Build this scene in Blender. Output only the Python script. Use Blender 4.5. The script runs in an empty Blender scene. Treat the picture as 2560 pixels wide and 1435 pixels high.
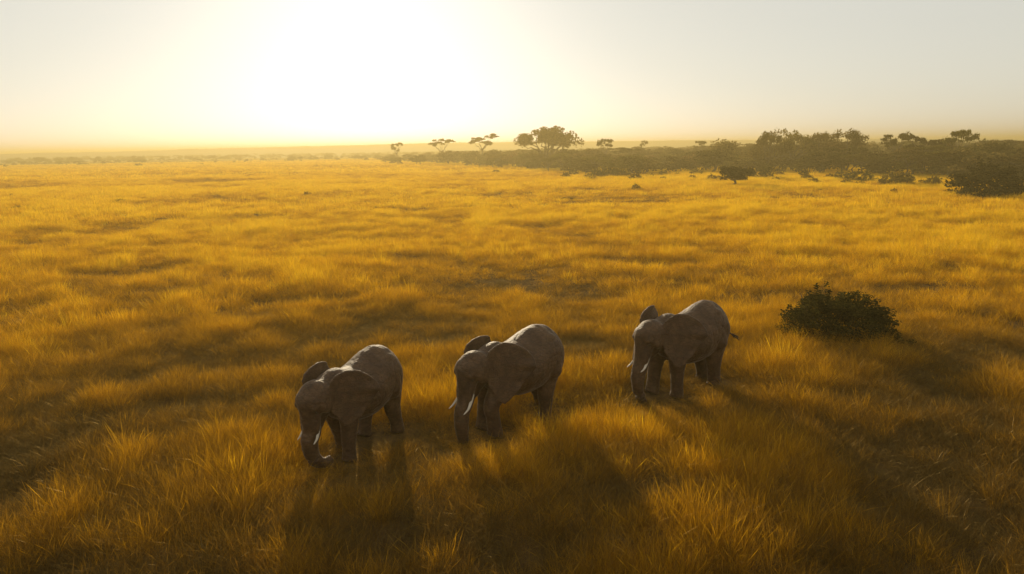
import bpy, math, random
import numpy as np
from mathutils import Matrix, Vector

random.seed(7)
RNG = np.random.default_rng(11)
S = bpy.context.scene
COL = S.collection
R = math.radians

# ------------------------------------------------------------------ camera
CAM_H = 8.0
PITCH, ROLL, LENS = 11.3, -0.83, 24.33
cam_d = bpy.data.cameras.new('camera')
cam = bpy.data.objects.new('camera', cam_d)
COL.objects.link(cam)
cam_d.sensor_width = 36.0
cam_d.lens = LENS
cam_d.clip_start = 0.1
cam_d.clip_end = 20000
CAM_R = Matrix.Rotation(R(90 - PITCH), 3, 'X') @ Matrix.Rotation(R(ROLL), 3, 'Z')
cam.matrix_world = Matrix.Translation((0, 0, CAM_H)) @ CAM_R.to_4x4()
S.camera = cam
S.render.resolution_x, S.render.resolution_y = 1024, 574

# ------------------------------------------------------------------ sky and sun
SUN_EL, SUN_AZ = 12.5, -11.0            # azimuth: degrees from +Y towards +X
SUN_DIR = Vector((math.sin(R(SUN_AZ)) * math.cos(R(SUN_EL)),
                  math.cos(R(SUN_AZ)) * math.cos(R(SUN_EL)), math.sin(R(SUN_EL))))
world = bpy.data.worlds.new('World')
S.world = world
world.use_nodes = True
wn, wl = world.node_tree.nodes, world.node_tree.links
wn.clear()
w_out = wn.new('ShaderNodeOutputWorld')
w_bg = wn.new('ShaderNodeBackground')
w_sky = wn.new('ShaderNodeTexSky')
w_sky.sky_type = 'NISHITA'
w_sky.sun_disc = False
w_sky.sun_elevation = R(SUN_EL)
w_sky.sun_rotation = R(SUN_AZ)
w_sky.air_density = 1.0
w_sky.dust_density = 0.5
w_sky.ozone_density = 1.0
w_bg.inputs['Strength'].default_value = 0.05
# a thin, even veil of high cloud over the whole sky
w_veil = wn.new('ShaderNodeMixRGB')
w_veil.blend_type = 'ADD'
w_veil.inputs[0].default_value = 1.0
w_veil.inputs[2].default_value = (10.3, 10.2, 9.1, 1)
w_hs = wn.new('ShaderNodeHueSaturation')
w_hs.inputs['Saturation'].default_value = 0.42
w_hs.inputs['Value'].default_value = 0.66
wl.new(w_sky.outputs[0], w_hs.inputs['Color'])
wl.new(w_hs.outputs[0], w_veil.inputs[1])
wl.new(w_veil.outputs[0], w_bg.inputs['Color'])
wl.new(w_bg.outputs[0], w_out.inputs['Surface'])

sun_d = bpy.data.lights.new('sun', 'SUN')
sun_d.energy = 5.0
sun_d.angle = R(0.6)
sun_d.color = (1.0, 0.82, 0.55)
sun = bpy.data.objects.new('sun', sun_d)
COL.objects.link(sun)
sun.rotation_euler = SUN_DIR.to_track_quat('Z', 'Y').to_euler()
sun.location = (0, 0, 60)

S.view_settings.view_transform = 'Standard'
S.view_settings.look = 'None'
S.view_settings.gamma = 1
S.view_settings.use_curve_mapping = False
S.view_settings.exposure = 0.0

S.render.engine = 'CYCLES'
cy = S.cycles
cy.max_bounces = 5
cy.diffuse_bounces = 2
cy.glossy_bounces = 2
cy.transmission_bounces = 3
cy.transparent_max_bounces = 4
cy.volume_bounces = 0
cy.use_denoising = True
cy.use_adaptive_sampling = False
cy.sample_clamp_indirect = 4.0


# ------------------------------------------------------------------ helpers
def ray(px, py):
    """direction of a pixel of the 2560 x 1435 photograph"""
    f = 2560 * LENS / 36.0
    v = CAM_R @ Vector(((px - 1280) / f, -(py - 717.5) / f, -1.0))
    return v.normalized()


def ground_at(px, py, z=0.0):
    d = ray(px, py)
    t = (z - CAM_H) / d.z
    return d.x * t, d.y * t


def hash2(ix, iy, seed):
    h = (ix.astype(np.int64) * 374761393 + iy.astype(np.int64) * 668265263 + seed * 1442695041) & 0xFFFFFFFF
    h = ((h ^ (h >> 13)) * 1274126177) & 0xFFFFFFFF
    h = h ^ (h >> 16)
    return (h & 0xFFFF) / 32767.5 - 1.0


def vnoise(x, y, seed=0):
    x = np.asarray(x, float); y = np.asarray(y, float)
    ix, iy = np.floor(x), np.floor(y)
    fx, fy = x - ix, y - iy
    ux = fx * fx * fx * (fx * (fx * 6 - 15) + 10)
    uy = fy * fy * fy * (fy * (fy * 6 - 15) + 10)
    a, b = hash2(ix, iy, seed), hash2(ix + 1, iy, seed)
    c, d = hash2(ix, iy + 1, seed), hash2(ix + 1, iy + 1, seed)
    return (a * (1 - ux) + b * ux) * (1 - uy) + (c * (1 - ux) + d * ux) * uy


def fbm(x, y, seed=0, octv=3):
    s, a, n = 0, 1.0, 0
    for k in range(octv):
        s = s + a * vnoise(x * 2 ** k + 17.3 * k, y * 2 ** k - 9.1 * k, seed + k)
        n += a
        a *= 0.5
    return s / n


def tag(o, label=None, cat=None, group=None, kind=None):
    if label: o['label'] = label
    if cat: o['category'] = cat
    if group: o['group'] = group
    if kind: o['kind'] = kind
    return o


def mesh(name, v, f, mat=None, smooth=False):
    me = bpy.data.meshes.new(name)
    v = np.asarray(v, dtype=np.float32).reshape(-1, 3)
    if isinstance(f, np.ndarray) and f.ndim == 2:
        n, k = f.shape
        me.vertices.add(len(v)); me.vertices.foreach_set('co', v.ravel())
        me.loops.add(n * k); me.loops.foreach_set('vertex_index', f.ravel().astype(np.int32))
        me.polygons.add(n)
        me.polygons.foreach_set('loop_start', np.arange(0, n * k, k, dtype=np.int32))
        me.update(calc_edges=True)
        me.validate()
    else:
        me.from_pydata([tuple(p) for p in v], [], [tuple(q) for q in f])
    if smooth:
        me.polygons.foreach_set('use_smooth', np.ones(len(me.polygons), dtype=bool))
    if mat: me.materials.append(mat)
    return me


def link(name, data, parent=None, loc=None, rz=None, sc=None):
    o = bpy.data.objects.new(name, data)
    COL.objects.link(o)
    if parent: o.parent = parent
    if loc is not None: o.location = loc
    if rz is not None: o.rotation_euler = (0, 0, rz)
    if sc is not None: o.scale = (sc, sc, sc) if np.isscalar(sc) else sc
    return o


# ------------------------------------------------------------------ terrain functions
# hollows of the plain: pixel centre, half width, half height, depth in metres
HOLLOWS = [(1080, 1330, 150, 40, .2), (1560, 1290, 150, 40, .2), (2250, 1210, 170, 36, .22), (1900, 1390, 170, 36, .2), (2430, 1350, 120, 50, .22), (760, 1360, 140, 46, .2),  # these foreground dips added to darken the grass, in shape and tint
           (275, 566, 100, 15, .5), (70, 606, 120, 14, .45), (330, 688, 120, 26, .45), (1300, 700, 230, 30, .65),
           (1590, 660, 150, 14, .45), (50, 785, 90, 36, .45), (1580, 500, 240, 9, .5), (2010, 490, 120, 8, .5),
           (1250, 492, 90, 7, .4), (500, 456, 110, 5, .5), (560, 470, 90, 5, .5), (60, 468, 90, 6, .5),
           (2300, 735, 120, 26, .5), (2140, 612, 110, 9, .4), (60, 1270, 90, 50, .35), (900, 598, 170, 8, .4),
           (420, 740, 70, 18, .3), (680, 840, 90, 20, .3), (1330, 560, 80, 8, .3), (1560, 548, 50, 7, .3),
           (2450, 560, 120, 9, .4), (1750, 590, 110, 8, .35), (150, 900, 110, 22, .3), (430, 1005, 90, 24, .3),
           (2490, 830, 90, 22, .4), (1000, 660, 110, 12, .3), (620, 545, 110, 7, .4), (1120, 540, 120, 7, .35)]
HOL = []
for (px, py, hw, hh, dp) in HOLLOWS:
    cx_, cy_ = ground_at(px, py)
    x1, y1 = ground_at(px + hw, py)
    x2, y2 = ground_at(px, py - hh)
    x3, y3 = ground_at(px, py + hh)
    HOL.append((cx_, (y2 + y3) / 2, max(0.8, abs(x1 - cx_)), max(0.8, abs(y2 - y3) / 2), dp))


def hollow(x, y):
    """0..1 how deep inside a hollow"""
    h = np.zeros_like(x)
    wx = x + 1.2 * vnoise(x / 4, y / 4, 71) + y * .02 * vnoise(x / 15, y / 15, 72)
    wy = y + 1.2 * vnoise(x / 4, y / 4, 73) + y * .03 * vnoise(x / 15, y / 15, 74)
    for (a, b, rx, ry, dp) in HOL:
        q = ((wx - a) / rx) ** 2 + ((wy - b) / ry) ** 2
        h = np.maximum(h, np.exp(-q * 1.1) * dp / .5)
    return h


def terrain(x, y):
    x = np.asarray(x, float); y = np.asarray(y, float)
    r = np.hypot(x, y)
    near = np.clip(r / 30, 0.35, 1)
    h = .20 * fbm(x / 7, y / 6, 1, 2) * near + .45 * fbm(x / 60, y / 35, 3, 2) * np.clip(r / 60 - .3, 0, 1)
    h = h - .26 * hollow(x, y)
    s = np.clip((x + 5.5 + (13 - y) * .25) / 3.5, 0, 1)
    d = np.clip(13.2 + .8 * vnoise(x / 3, y * 0, 81) - y, 0, 9)
    h = h - .24 * (s * s * (3 - 2 * s) * .8 + .2) * d * d / (d + 1.2)
    return h


def tz(x, y):
    return float(terrain(np.array([x]), np.array([y]))[0])


# ------------------------------------------------------------------ materials
def new_mat(name):
    m = bpy.data.materials.new(name)
    m.use_nodes = True
    n, l = m.node_tree.nodes, m.node_tree.links
    n.clear()
    out = n.new('ShaderNodeOutputMaterial')
    return m, n, l, out


def ramp(n, cols):
    r = n.new('ShaderNodeValToRGB')
    e = r.color_ramp.elements
    while len(e) < len(cols): e.new(0.5)
    for k, (p, c) in enumerate(cols):
        e[k].position = p
        e[k].color = (*c, 1)
    return r


def leafy(name, cols, trans=0.5, tint_attr=None, gloss=0.0, tip=None):
    """diffuse + translucent leaf or blade; colour by instance tint or object random"""
    m, n, l, out = new_mat(name)
    if tint_attr:
        a = n.new('ShaderNodeAttribute')
        a.attribute_type = 'INSTANCER'
        a.attribute_name = tint_attr
        src = a.outputs['Fac']
    else:
        geo = n.new('ShaderNodeNewGeometry')
        src = geo.outputs['Random Per Island']
    rp = ramp(n, cols)
    l.new(src, rp.inputs[0])
    colr = rp.outputs[0]
    if tint_attr:
        geo = n.new('ShaderNodeNewGeometry')
        hsv = n.new('ShaderNodeHueSaturation')
        mr = n.new('ShaderNodeMapRange')
        mr.inputs[3].default_value, mr.inputs[4].default_value = 0.72, 1.28
        l.new(geo.outputs['Random Per Island'], mr.inputs[0])
        l.new(mr.outputs[0], hsv.inputs['Value'])
        l.new(colr, hsv.inputs['Color'])
        colr = hsv.outputs[0]
    else:
        oi = n.new('ShaderNodeObjectInfo')
        hsv = n.new('ShaderNodeHueSaturation')
        mr = n.new('ShaderNodeMapRange')
        mr.inputs[3].default_value, mr.inputs[4].default_value = 0.5, 1.6
        l.new(oi.outputs['Random'], mr.inputs[0])
        l.new(mr.outputs[0], hsv.inputs['Value'])
        mh = n.new('ShaderNodeMapRange')
        mh.inputs[3].default_value, mh.inputs[4].default_value = 0.478, 0.515
        ml = n.new('ShaderNodeMath'); ml.operation = 'MULTIPLY'; ml.inputs[1].default_value = 7.31
        fr = n.new('ShaderNodeMath'); fr.operation = 'FRACT'
        l.new(oi.outputs['Random'], ml.inputs[0]); l.new(ml.outputs[0], fr.inputs[0]); l.new(fr.outputs[0], mh.inputs[0])
        l.new(mh.outputs[0], hsv.inputs['Hue'])
        l.new(colr, hsv.inputs['Color'])
        colr = hsv.outputs[0]
    d = n.new('ShaderNodeBsdfDiffuse')
    t = n.new('ShaderNodeBsdfTranslucent')
    mx = n.new('ShaderNodeMixShader')
    mx.inputs[0].default_value = trans
    l.new(colr, d.inputs[0]); l.new(colr, t.inputs[0])
    l.new(d.outputs[0], mx.inputs[1]); l.new(t.outputs[0], mx.inputs[2])
    sh = mx.outputs[0]
    if gloss:
        g = n.new('ShaderNodeBsdfGlossy')
        g.inputs['Roughness'].default_value = 0.45
        g.inputs['Color'].default_value = (1, .72, .30, 1)
        m2 = n.new('ShaderNodeMixShader')
        m2.inputs[0].default_value = gloss
        l.new(sh, m2.inputs[1]); l.new(g.outputs[0], m2.inputs[2])
        sh = m2.outputs[0]
    l.new(sh, out.inputs['Surface'])
    return m


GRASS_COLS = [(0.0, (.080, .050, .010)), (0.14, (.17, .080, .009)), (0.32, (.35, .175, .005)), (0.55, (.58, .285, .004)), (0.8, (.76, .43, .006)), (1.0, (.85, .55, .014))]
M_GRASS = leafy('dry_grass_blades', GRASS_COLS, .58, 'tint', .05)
M_LEAF = leafy('olive_foliage', [(0, (.048, .041, .011)), (.5, (.082, .064, .014)), (1, (.125, .09, .020))], .4)
M_LEAF_D = leafy('dark_bush_leaves', [(0, (.022, .020, .007)), (.5, (.040, .034, .010)), (1, (.075, .062, .014))], .4)
M_LEAF_G = leafy('green_bush_leaves', [(0, (.034, .034, .009)), (.5, (.070, .066, .013)), (1, (.13, .11, .020))], .5)
M_LEAF_B = leafy('brownish_foliage', [(0, (.06, .048, .016)), (.5, (.11, .08, .022)), (1, (.17, .115, .03))], .4)


def bark_mat():
    m, n, l, out = new_mat('savanna_bark')
    b = n.new('ShaderNodeBsdfPrincipled')
    tc = n.new('ShaderNodeTexCoord')
    no = n.new('ShaderNodeTexNoise')
    no.inputs['Scale'].default_value = 3
    l.new(tc.outputs['Object'], no.inputs['Vector'])
    rp = ramp(n, [(.3, (.05, .035, .022)), (.7, (.13, .095, .06))])
    l.new(no.outputs[0], rp.inputs[0])
    l.new(rp.outputs[0], b.inputs['Base Color'])
    b.inputs['Roughness'].default_value = .9
    l.new(b.outputs[0], out.inputs['Surface'])
    return m


M_BARK = bark_mat()


def ground_mat():
    m, n, l, out = new_mat('savanna_soil')
    b = n.new('ShaderNodeBsdfPrincipled')
    b.inputs['Roughness'].default_value = 1
    b.inputs['Specular IOR Level'].default_value = 0
    g = n.new('ShaderNodeNewGeometry')
    mp = n.new('ShaderNodeMapping')
    mp.inputs['Scale'].default_value = (.05, .09, .05)
    l.new(g.outputs['Position'], mp.inputs[0])
    n1 = n.new('ShaderNodeTexNoise'); n1.inputs['Scale'].default_value = 1; n1.inputs['Detail'].default_value = 6
    l.new(mp.outputs[0], n1.inputs['Vector'])
    rp = ramp(n, [(.3, (.14, .085, .02)), (.5, (.30, .17, .025)), (.7, (.42, .26, .04))])
    l.new(n1.outputs[0], rp.inputs[0])
    # bare brown soil and thatch between the tussocks
    n2 = n.new('ShaderNodeTexNoise'); n2.inputs['Scale'].default_value = 3; n2.inputs['Detail'].default_value = 5
    l.new(g.outputs['Position'], n2.inputs['Vector'])
    r2 = ramp(n, [(.35, (.07, .042, .022)), (.65, (.15, .09, .035))])
    l.new(n2.outputs[0], r2.inputs[0])
    at = n.new('ShaderNodeAttribute'); at.attribute_name = 'cover'
    mx = n.new('ShaderNodeMixRGB')
    l.new(at.outputs['Fac'], mx.inputs[0])
    l.new(r2.outputs[0], mx.inputs[1]); l.new(rp.outputs[0], mx.inputs[2])
    l.new(mx.outputs[0], b.inputs['Base Color'])
    l.new(b.outputs[0], out.inputs['Surface'])
    return m


def hill_mat():
    m, n, l, out = new_mat('wooded_hillside')
    b = n.new('ShaderNodeBsdfPrincipled')
    b.inputs['Roughness'].default_value = 1
    no = n.new('ShaderNodeTexNoise'); no.inputs['Scale'].default_value = .02; no.inputs['Detail'].default_value = 6
    g = n.new('ShaderNodeNewGeometry')
    l.new(g.outputs['Position'], no.inputs['Vector'])
    rp = ramp(n, [(.35, (.05, .06, .03)), (.65, (.14, .12, .05))])
    l.new(no.outputs[0], rp.inputs[0])
    l.new(rp.outputs[0], b.inputs['Base Color'])
    l.new(b.outputs[0], out.inputs['Surface'])
    return m


# ------------------------------------------------------------------ ground sheet (polar grid about the viewpoint)
def build_ground():
    az = np.concatenate([np.arange(-62, 62.01, .36), np.arange(66, 298, 6)])
    rr = [1.0]
    while rr[-1] < 3400:
        rr.append(rr[-1] * 1.026)
    rr = np.array(rr)
    A, RR = np.meshgrid(np.radians(az), rr)
    X, Y = RR * np.sin(A), RR * np.cos(A)
    Z = terrain(X, Y)
    nr, na = X.shape
    v = np.stack([X, Y, Z], -1).reshape(-1, 3)
    v = np.vstack([v, [[0, 0, 0]]])
    i = np.arange(nr - 1)[:, None] * na
    j = np.arange(na)[None, :]
    j2 = (j + 1) % na
    f = np.stack([i + j, i + na + j, i + na + j2, i + j2], -1).reshape(-1, 4)
    f = f[:, ::-1]
    faces = [tuple(q) for q in f.tolist()]
    c = len(v) - 1
    faces += [(c, (k + 1) % na, k) for k in range(na)]
    me = mesh('ground', v, faces, ground_mat(), True)
    at = me.attributes.new('cover', 'FLOAT', 'POINT')
    r = np.hypot(v[:, 0], v[:, 1])
    at.data.foreach_set('value', np.clip((r - 60) / 200, 0, 1).astype(np.float32))
    o = link('ground', me)
    tag(o, kind='structure')


build_ground()


def build_hills():
    prof = [(-900, 386), (-200, 388), (0, 385), (300, 378), (500, 372), (700, 367), (900, 362), (1100, 357), (1300, 355),
            (1500, 353), (1900, 350), (2400, 347), (2560, 350), (3000, 352), (3600, 355)]
    px = np.arange(-900, 3600, 9.0)
    py = np.interp(px, [p[0] for p in prof], [p[1] for p in prof])
    py = py + 1.0 * vnoise(px / 130, px * 0, 5) + .6 * vnoise(px / 24, px * 0, 6)
    D = 1350.0
    top = []
    for a, b in zip(px, py):
        d = ray(a, b)
        t = D / math.hypot(d.x, d.y)
        top.append((d.x * t, d.y * t, max(3.0, CAM_H + d.z * t)))
    top = np.array(top)
    rows = []
    for s, k in ((.80, -.05), (.86, .25), (.92, .62), (.97, .9), (1.0, 1.0), (1.04, .93), (1.12, .6), (1.25, .2), (1.4, -.05)):
        w = top.copy()
        w[:, :2] *= s
        w[:, 2] = w[:, 2] * k + (.6 * vnoise(px / 20 + s * 30, px * 0 + s * 50, 9) if 0 < k < 1 else 0)
        rows.append(w)
    v = np.array(rows)
    nr, nc = v.shape[:2]
    i = np.arange(nr - 1)[:, None] * nc
    j = np.arange(nc - 1)[None, :]
    f = np.stack([i + j, i + j + 1, i + nc + j + 1, i + nc + j], -1).reshape(-1, 4)
    o = link('hills', mesh('hills', v.reshape(-1, 3), f, hill_mat(), True))
    tag(o, kind='structure')
    return float(v[:, :, 2].max())


HILL_TOP = build_hills()


# ------------------------------------------------------------------ haze
def build_haze():
    h, z0, z1 = 3600.0, -3.0, max(HILL_TOP + 2, 20.0)
    v = [(sx * h, sy * h, z) for z in (z0, z1) for sx, sy in ((-1, -1), (1, -1), (1, 1), (-1, 1))]
    f = [(3, 2, 1, 0), (4, 5, 6, 7), (0, 1, 5, 4), (1, 2, 6, 5), (2, 3, 7, 6), (3, 0, 4, 7)]
    m, n, l, out = new_mat('warm_haze')
    vol = n.new('ShaderNodeVolumePrincipled')
    vol.inputs['Color'].default_value = (.60, .48, .21, 1)
    vol.inputs['Density'].default_value = HAZE_D
    vol.inputs['Anisotropy'].default_value = .45
    l.new(vol.outputs[0], out.inputs['Volume'])
    o = link('haze', mesh('haze', v, f, m))
    tag(o, kind='stuff')


HAZE_D = 0.0012
build_haze()


# ------------------------------------------------------------------ tubes, blobs, leaves
def frame(d):
    d = d / (np.linalg.norm(d) + 1e-9)
    up = np.array([0, 0, 1.0]) if abs(d[2]) < .9 else np.array([1.0, 0, 0])
    u = np.cross(up, d); u /= np.linalg.norm(u)
    w = np.cross(d, u)
    return u, w


def tube(path, rad, n=8, cap=True):
    """closed tapered tube; rad per point: number or (side, other)"""
    P = np.asarray(path, float)
    V, F = [], []
    m = len(P)
    for k in range(m):
        d = P[min(k + 1, m - 1)] - P[max(k - 1, 0)]
        u, w = frame(d)
        r = rad[k]
        ru, rw = (r, r) if np.isscalar(r) else r
        t = np.arange(n) * 2 * math.pi / n
        V.append(P[k] + np.outer(np.cos(t) * ru, u) + np.outer(np.sin(t) * rw, w))
    V = np.vstack(V)
    for k in range(m - 1):
        for j in range(n):
            a, b = k * n + j, k * n + (j + 1) % n
            F.append((a, b, b + n, a + n))
    if cap:
        F.append(tuple(range(n))[::-1])
        F.append(tuple(range((m - 1) * n, m * n)))
    return V, F


def join(parts):
    V, F, o = [], [], 0
    for v, f in parts:
        V.append(np.asarray(v, float))
        F += [tuple(i + o for i in q) for q in f]
        o += len(v)
    return np.vstack(V), F


def ellipsoid(c, r, nu=16, nv=10):
    V = [(0, 0, 1.0)]
    for i in range(1, nv):
        a = math.pi * i / nv
        for j in range(nu):
            b = 2 * math.pi * j / nu
            V.append((math.sin(a) * math.cos(b), math.sin(a) * math.sin(b), math.cos(a)))
    V.append((0, 0, -1.0))
    F = [(0, 1 + j, 1 + (j + 1) % nu) for j in range(nu)]
    for i in range(nv - 2):
        for j in range(nu):
            a, b = 1 + i * nu + j, 1 + i * nu + (j + 1) % nu
            F.append((a, a + nu, b + nu, b))
    e = len(V) - 1
    k = 1 + (nv - 2) * nu
    F += [(e, k + (j + 1) % nu, k + j) for j in range(nu)]
    return np.array(V) * np.array(r) + np.array(c), F


def capsule(a, b, ra, rb, n=14, steps=5):
    a, b = np.array(a, float), np.array(b, float)
    d = (b - a) / np.linalg.norm(b - a)
    P, rad = [], []
    for k in range(steps):
        t = math.pi / 2 * (1 - k / steps)
        P.append(a - d * ra * math.sin(t)); rad.append(max(ra * math.cos(t), .01))
    P.append(a); rad.append(ra)
    P.append(b); rad.append(rb)
    for k in range(1, steps + 1):
        t = math.pi / 2 * k / steps
        P.append(b + d * rb * math.sin(t)); rad.append(max(rb * math.cos(t), .01))
    return tube(P, rad, n)


def leaves(pts, size, rng, aspect=.55, flat=0.0):
    """one bent-free quad leaf per point, random orientation; returns verts, quads (arrays)"""
    n = len(pts)
    d = rng.normal(size=(n, 3)); d[:, 2] *= (1 - flat)
    d /= np.linalg.norm(d, axis=1)[:, None]
    e = rng.normal(size=(n, 3)); e[:, 2] *= (1 - flat)
    e -= d * (e * d).sum(1)[:, None]
    e /= np.linalg.norm(e, axis=1)[:, None] + 1e-9
    s = size * rng.uniform(.6, 1.4, n)[:, None]
    a = pts - d * s * .5
    b = pts + e * s * .5 * aspect
    c = pts + d * s * .5
    g = pts - e * s * .5 * aspect
    v = np.stack([a, b, c, g], 1).reshape(-1, 3)
    f = np.arange(n * 4).reshape(n, 4)
    return v, f


def shell_points(c, r, n, rng, inner=.55, low=-.6):
    """points through an ellipsoid's outer volume"""
    out = []
    while len(out) < n:
        p = rng.normal(size=3); p /= np.linalg.norm(p)
        if p[2] < low and rng.random() < .8: continue
        k = inner + (1 - inner) * rng.random() ** .6
        out.append(np.array(c) + p * k * np.array(r))
    return np.array(out)


# ------------------------------------------------------------------ elephants
M_SKIN = None


def skin_mat():
    m, n, l, out = new_mat('elephant_hide')
    b = n.new('ShaderNodeBsdfPrincipled')
    tc = n.new('ShaderNodeTexCoord')
    n1 = n.new('ShaderNodeTexNoise'); n1.inputs['Scale'].default_value = 3.2; n1.inputs['Detail'].default_value = 9; n1.inputs['Roughness'].default_value = .68
    l.new(tc.outputs['Object'], n1.inputs['Vector'])
    rp = ramp(n, [(.34, (.041, .0165, .0056)), (.5, (.063, .0275, .0098)), (.66, (.098, .047, .0195))])
    l.new(n1.outputs[0], rp.inputs[0])
    # dried mud and dust in patches
    n3 = n.new('ShaderNodeTexNoise'); n3.inputs['Scale'].default_value = 1.3; n3.inputs['Detail'].default_value = 7; n3.inputs['Roughness'].default_value = .62
    l.new(tc.outputs['Object'], n3.inputs['Vector'])
    r3 = ramp(n, [(.50, (0, 0, 0)), (.68, (.6, .6, .6))])
    l.new(n3.outputs[0], r3.inputs[0])
    dm = n.new('ShaderNodeMixRGB'); dm.inputs[2].default_value = (.120, .064, .029, 1)
    l.new(r3.outputs[0], dm.inputs[0]); l.new(rp.outputs[0], dm.inputs[1])
    # darker wrinkle lines drawn into the hide colour
    ck = n.new('ShaderNodeTexVoronoi'); ck.feature = 'DISTANCE_TO_EDGE'; ck.inputs['Scale'].default_value = 6
    cm = n.new('ShaderNodeMapping'); cm.inputs['Scale'].default_value = (.8, .8, 1.7)
    l.new(tc.outputs['Object'], cm.inputs[0]); l.new(cm.outputs[0], ck.inputs['Vector'])
    rc = ramp(n, [(.0, (.50, .48, .46)), (.10, (1, 1, 1))])
    l.new(ck.outputs['Distance'], rc.inputs[0])
    mu = n.new('ShaderNodeMixRGB'); mu.blend_type = 'MULTIPLY'; mu.inputs[0].default_value = .8
    l.new(dm.outputs[0], mu.inputs[1]); l.new(rc.outputs[0], mu.inputs[2])
    l.new(mu.outputs[0], b.inputs['Base Color'])
    b.inputs['Roughness'].default_value = .66
    b.inputs['Sheen Weight'].default_value = .30
    b.inputs['Sheen Roughness'].default_value = .22
    b.inputs['Sheen Tint'].default_value = (1, .82, .62, 1)
    b.inputs['Specular IOR Level'].default_value = .35
    mp = n.new('ShaderNodeMapping'); mp.inputs['Scale'].default_value = (6, 6, 16)
    l.new(tc.outputs['Object'], mp.inputs[0])
    n2 = n.new('ShaderNodeTexNoise'); n2.inputs['Scale'].default_value = 1.4; n2.inputs['Detail'].default_value = 4; n2.inputs['Distortion'].default_value = .8
    l.new(mp.outputs[0], n2.inputs['Vector'])
    vo = n.new('ShaderNodeTexVoronoi'); vo.feature = 'DISTANCE_TO_EDGE'; vo.inputs['Scale'].default_value = 16
    l.new(tc.outputs['Object'], vo.inputs['Vector'])
    ad = n.new('ShaderNodeMath'); ad.operation = 'MULTIPLY_ADD'; ad.inputs[1].default_value = .6
    l.new(vo.outputs['Distance'], ad.inputs[0]); l.new(n2.outputs[0], ad.inputs[2])
    bp = n.new('ShaderNodeBump'); bp.inputs['Strength'].default_value = .5; bp.inputs['Distance'].default_value = .04
    l.new(ad.outputs[0], bp.inputs['Height'])
    l.new(bp.outputs[0], b.inputs['Normal'])
    l.new(b.outputs[0], out.inputs['Surface'])
    return m


def simple_mat(name, col, rough, spec=.4):
    m, n, l, out = new_mat(name)
    b = n.new('ShaderNodeBsdfPrincipled')
    no = n.new('ShaderNodeTexNoise'); no.inputs['Scale'].default_value = 9
    tc = n.new('ShaderNodeTexCoord')
    l.new(tc.outputs['Object'], no.inputs['Vector'])
    rp = ramp(n, [(.3, tuple(c * .75 for c in col)), (.7, col)])
    l.new(no.outputs[0], rp.inputs[0])
    l.new(rp.outputs[0], b.inputs['Base Color'])
    b.inputs['Roughness'].default_value = rough
    b.inputs['Specular IOR Level'].default_value = spec
    l.new(b.outputs[0], out.inputs['Surface'])
    return m


M_SKIN = skin_mat()
M_IVORY = simple_mat('ivory', (.58, .50, .39), .4)
M_EYE = simple_mat('eye_brown', (.03, .015, .008), .15)
M_HAIR = simple_mat('tail_hair', (.03, .022, .018), .7)

EAR_OUT = [(0, .42), (.17, .55), (.42, .61), (.70, .57), (.96, .42), (1.14, .22), (1.17, .04), (1.06, -.16), (.90, -.38),
           (.72, -.60), (.55, -.79), (.42, -.88), (.29, -.82), (.18, -.64), (.08, -.50), (0, -.40)]


def ear_mesh(side, alpha, base, lift, cup, T, scale=1.0, tilt=0.0, squash=1.0, seed=0):
    """African ear plate, closed thin shell, in head space then T"""
    o = np.array(EAR_OUT) * scale * np.array([1, squash])
    # resample the outline
    k = np.linspace(0, len(o) - 1, 48)
    o = np.stack([np.interp(k, np.arange(len(o)), o[:, 0]), np.interp(k, np.arange(len(o)), o[:, 1])], 1)
    c = np.array([.50, -.02]) * scale
    rings = [1.0, .93, .8, .62, .42, .2]
    L = len(o)
    kk = np.arange(L)
    jit = 1 + (.035 * vnoise(kk / 4.1, kk * 0 + seed * 3.7, 400) + .02 * vnoise(kk / 1.7, kk * 0 + seed * 5.1, 401)) * np.sin(np.pi * kk / (L - 1))
    o = c + (o - c) * jit[:, None]
    ud = np.array([-math.cos(alpha), side * math.sin(alpha), 0.0])
    vd = np.array([ud[0] * -math.sin(lift), ud[1] * -math.sin(lift), math.cos(lift)])
    ud = ud * math.cos(lift) + np.array([0, 0, math.sin(lift)])
    nd = np.cross(ud, vd)
    if nd[1] * side < 0: nd = -nd

    def place(u, v, w):
        # cupped plate with a rolled upper rim and a rippled outer edge
        un = u / scale
        wv = -cup * np.sin(np.clip(un, 0, 1.05) * 2.2) * .18 + .035 * np.sin(v * 8 + 1.3 * un) * un ** 2 + .02 * np.sin(v * 19) * un ** 3
        wv = wv - v * math.tan(tilt)
        wv = wv + .10 * np.clip(un - .55, 0, 1) ** 1.5 - .18 * np.clip(v / scale - .45, 0, 1)
        return np.array(base) + np.outer(u, ud) + np.outer(v, vd) + np.outer(wv + w, nd)

    th = .026
    V = []
    for sgn in (1, -1):
        for s in rings:
            q = c + (o - c) * s
            tt = th * (1.0 if s < .93 else 1.25)
            V.append(place(q[:, 0], q[:, 1], sgn * tt))
        V.append(place(np.array([c[0]]), np.array([c[1]]), sgn * th))
    V = np.vstack(V)
    per = L * len(rings) + 1
    F = []
    for h in (0, 1):
        off = h * per
        for r_ in range(len(rings) - 1):
            for j in range(L):
                a, b = off + r_ * L + j, off + r_ * L + (j + 1) % L
                q = (a, b, b + L, a + L)
                F.append(q if h == 0 else q[::-1])
        last = off + (len(rings) - 1) * L
        for j in range(L):
            q = (last + j, last + (j + 1) % L, off + per - 1)
            F.append(q if h == 0 else q[::-1])
    for j in range(L):
        F.append((j, per + j, per + (j + 1) % L, (j + 1) % L))
    V4 = np.hstack([V, np.ones((len(V), 1))])
    return (V4 @ T.T)[:, :3], F


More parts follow.
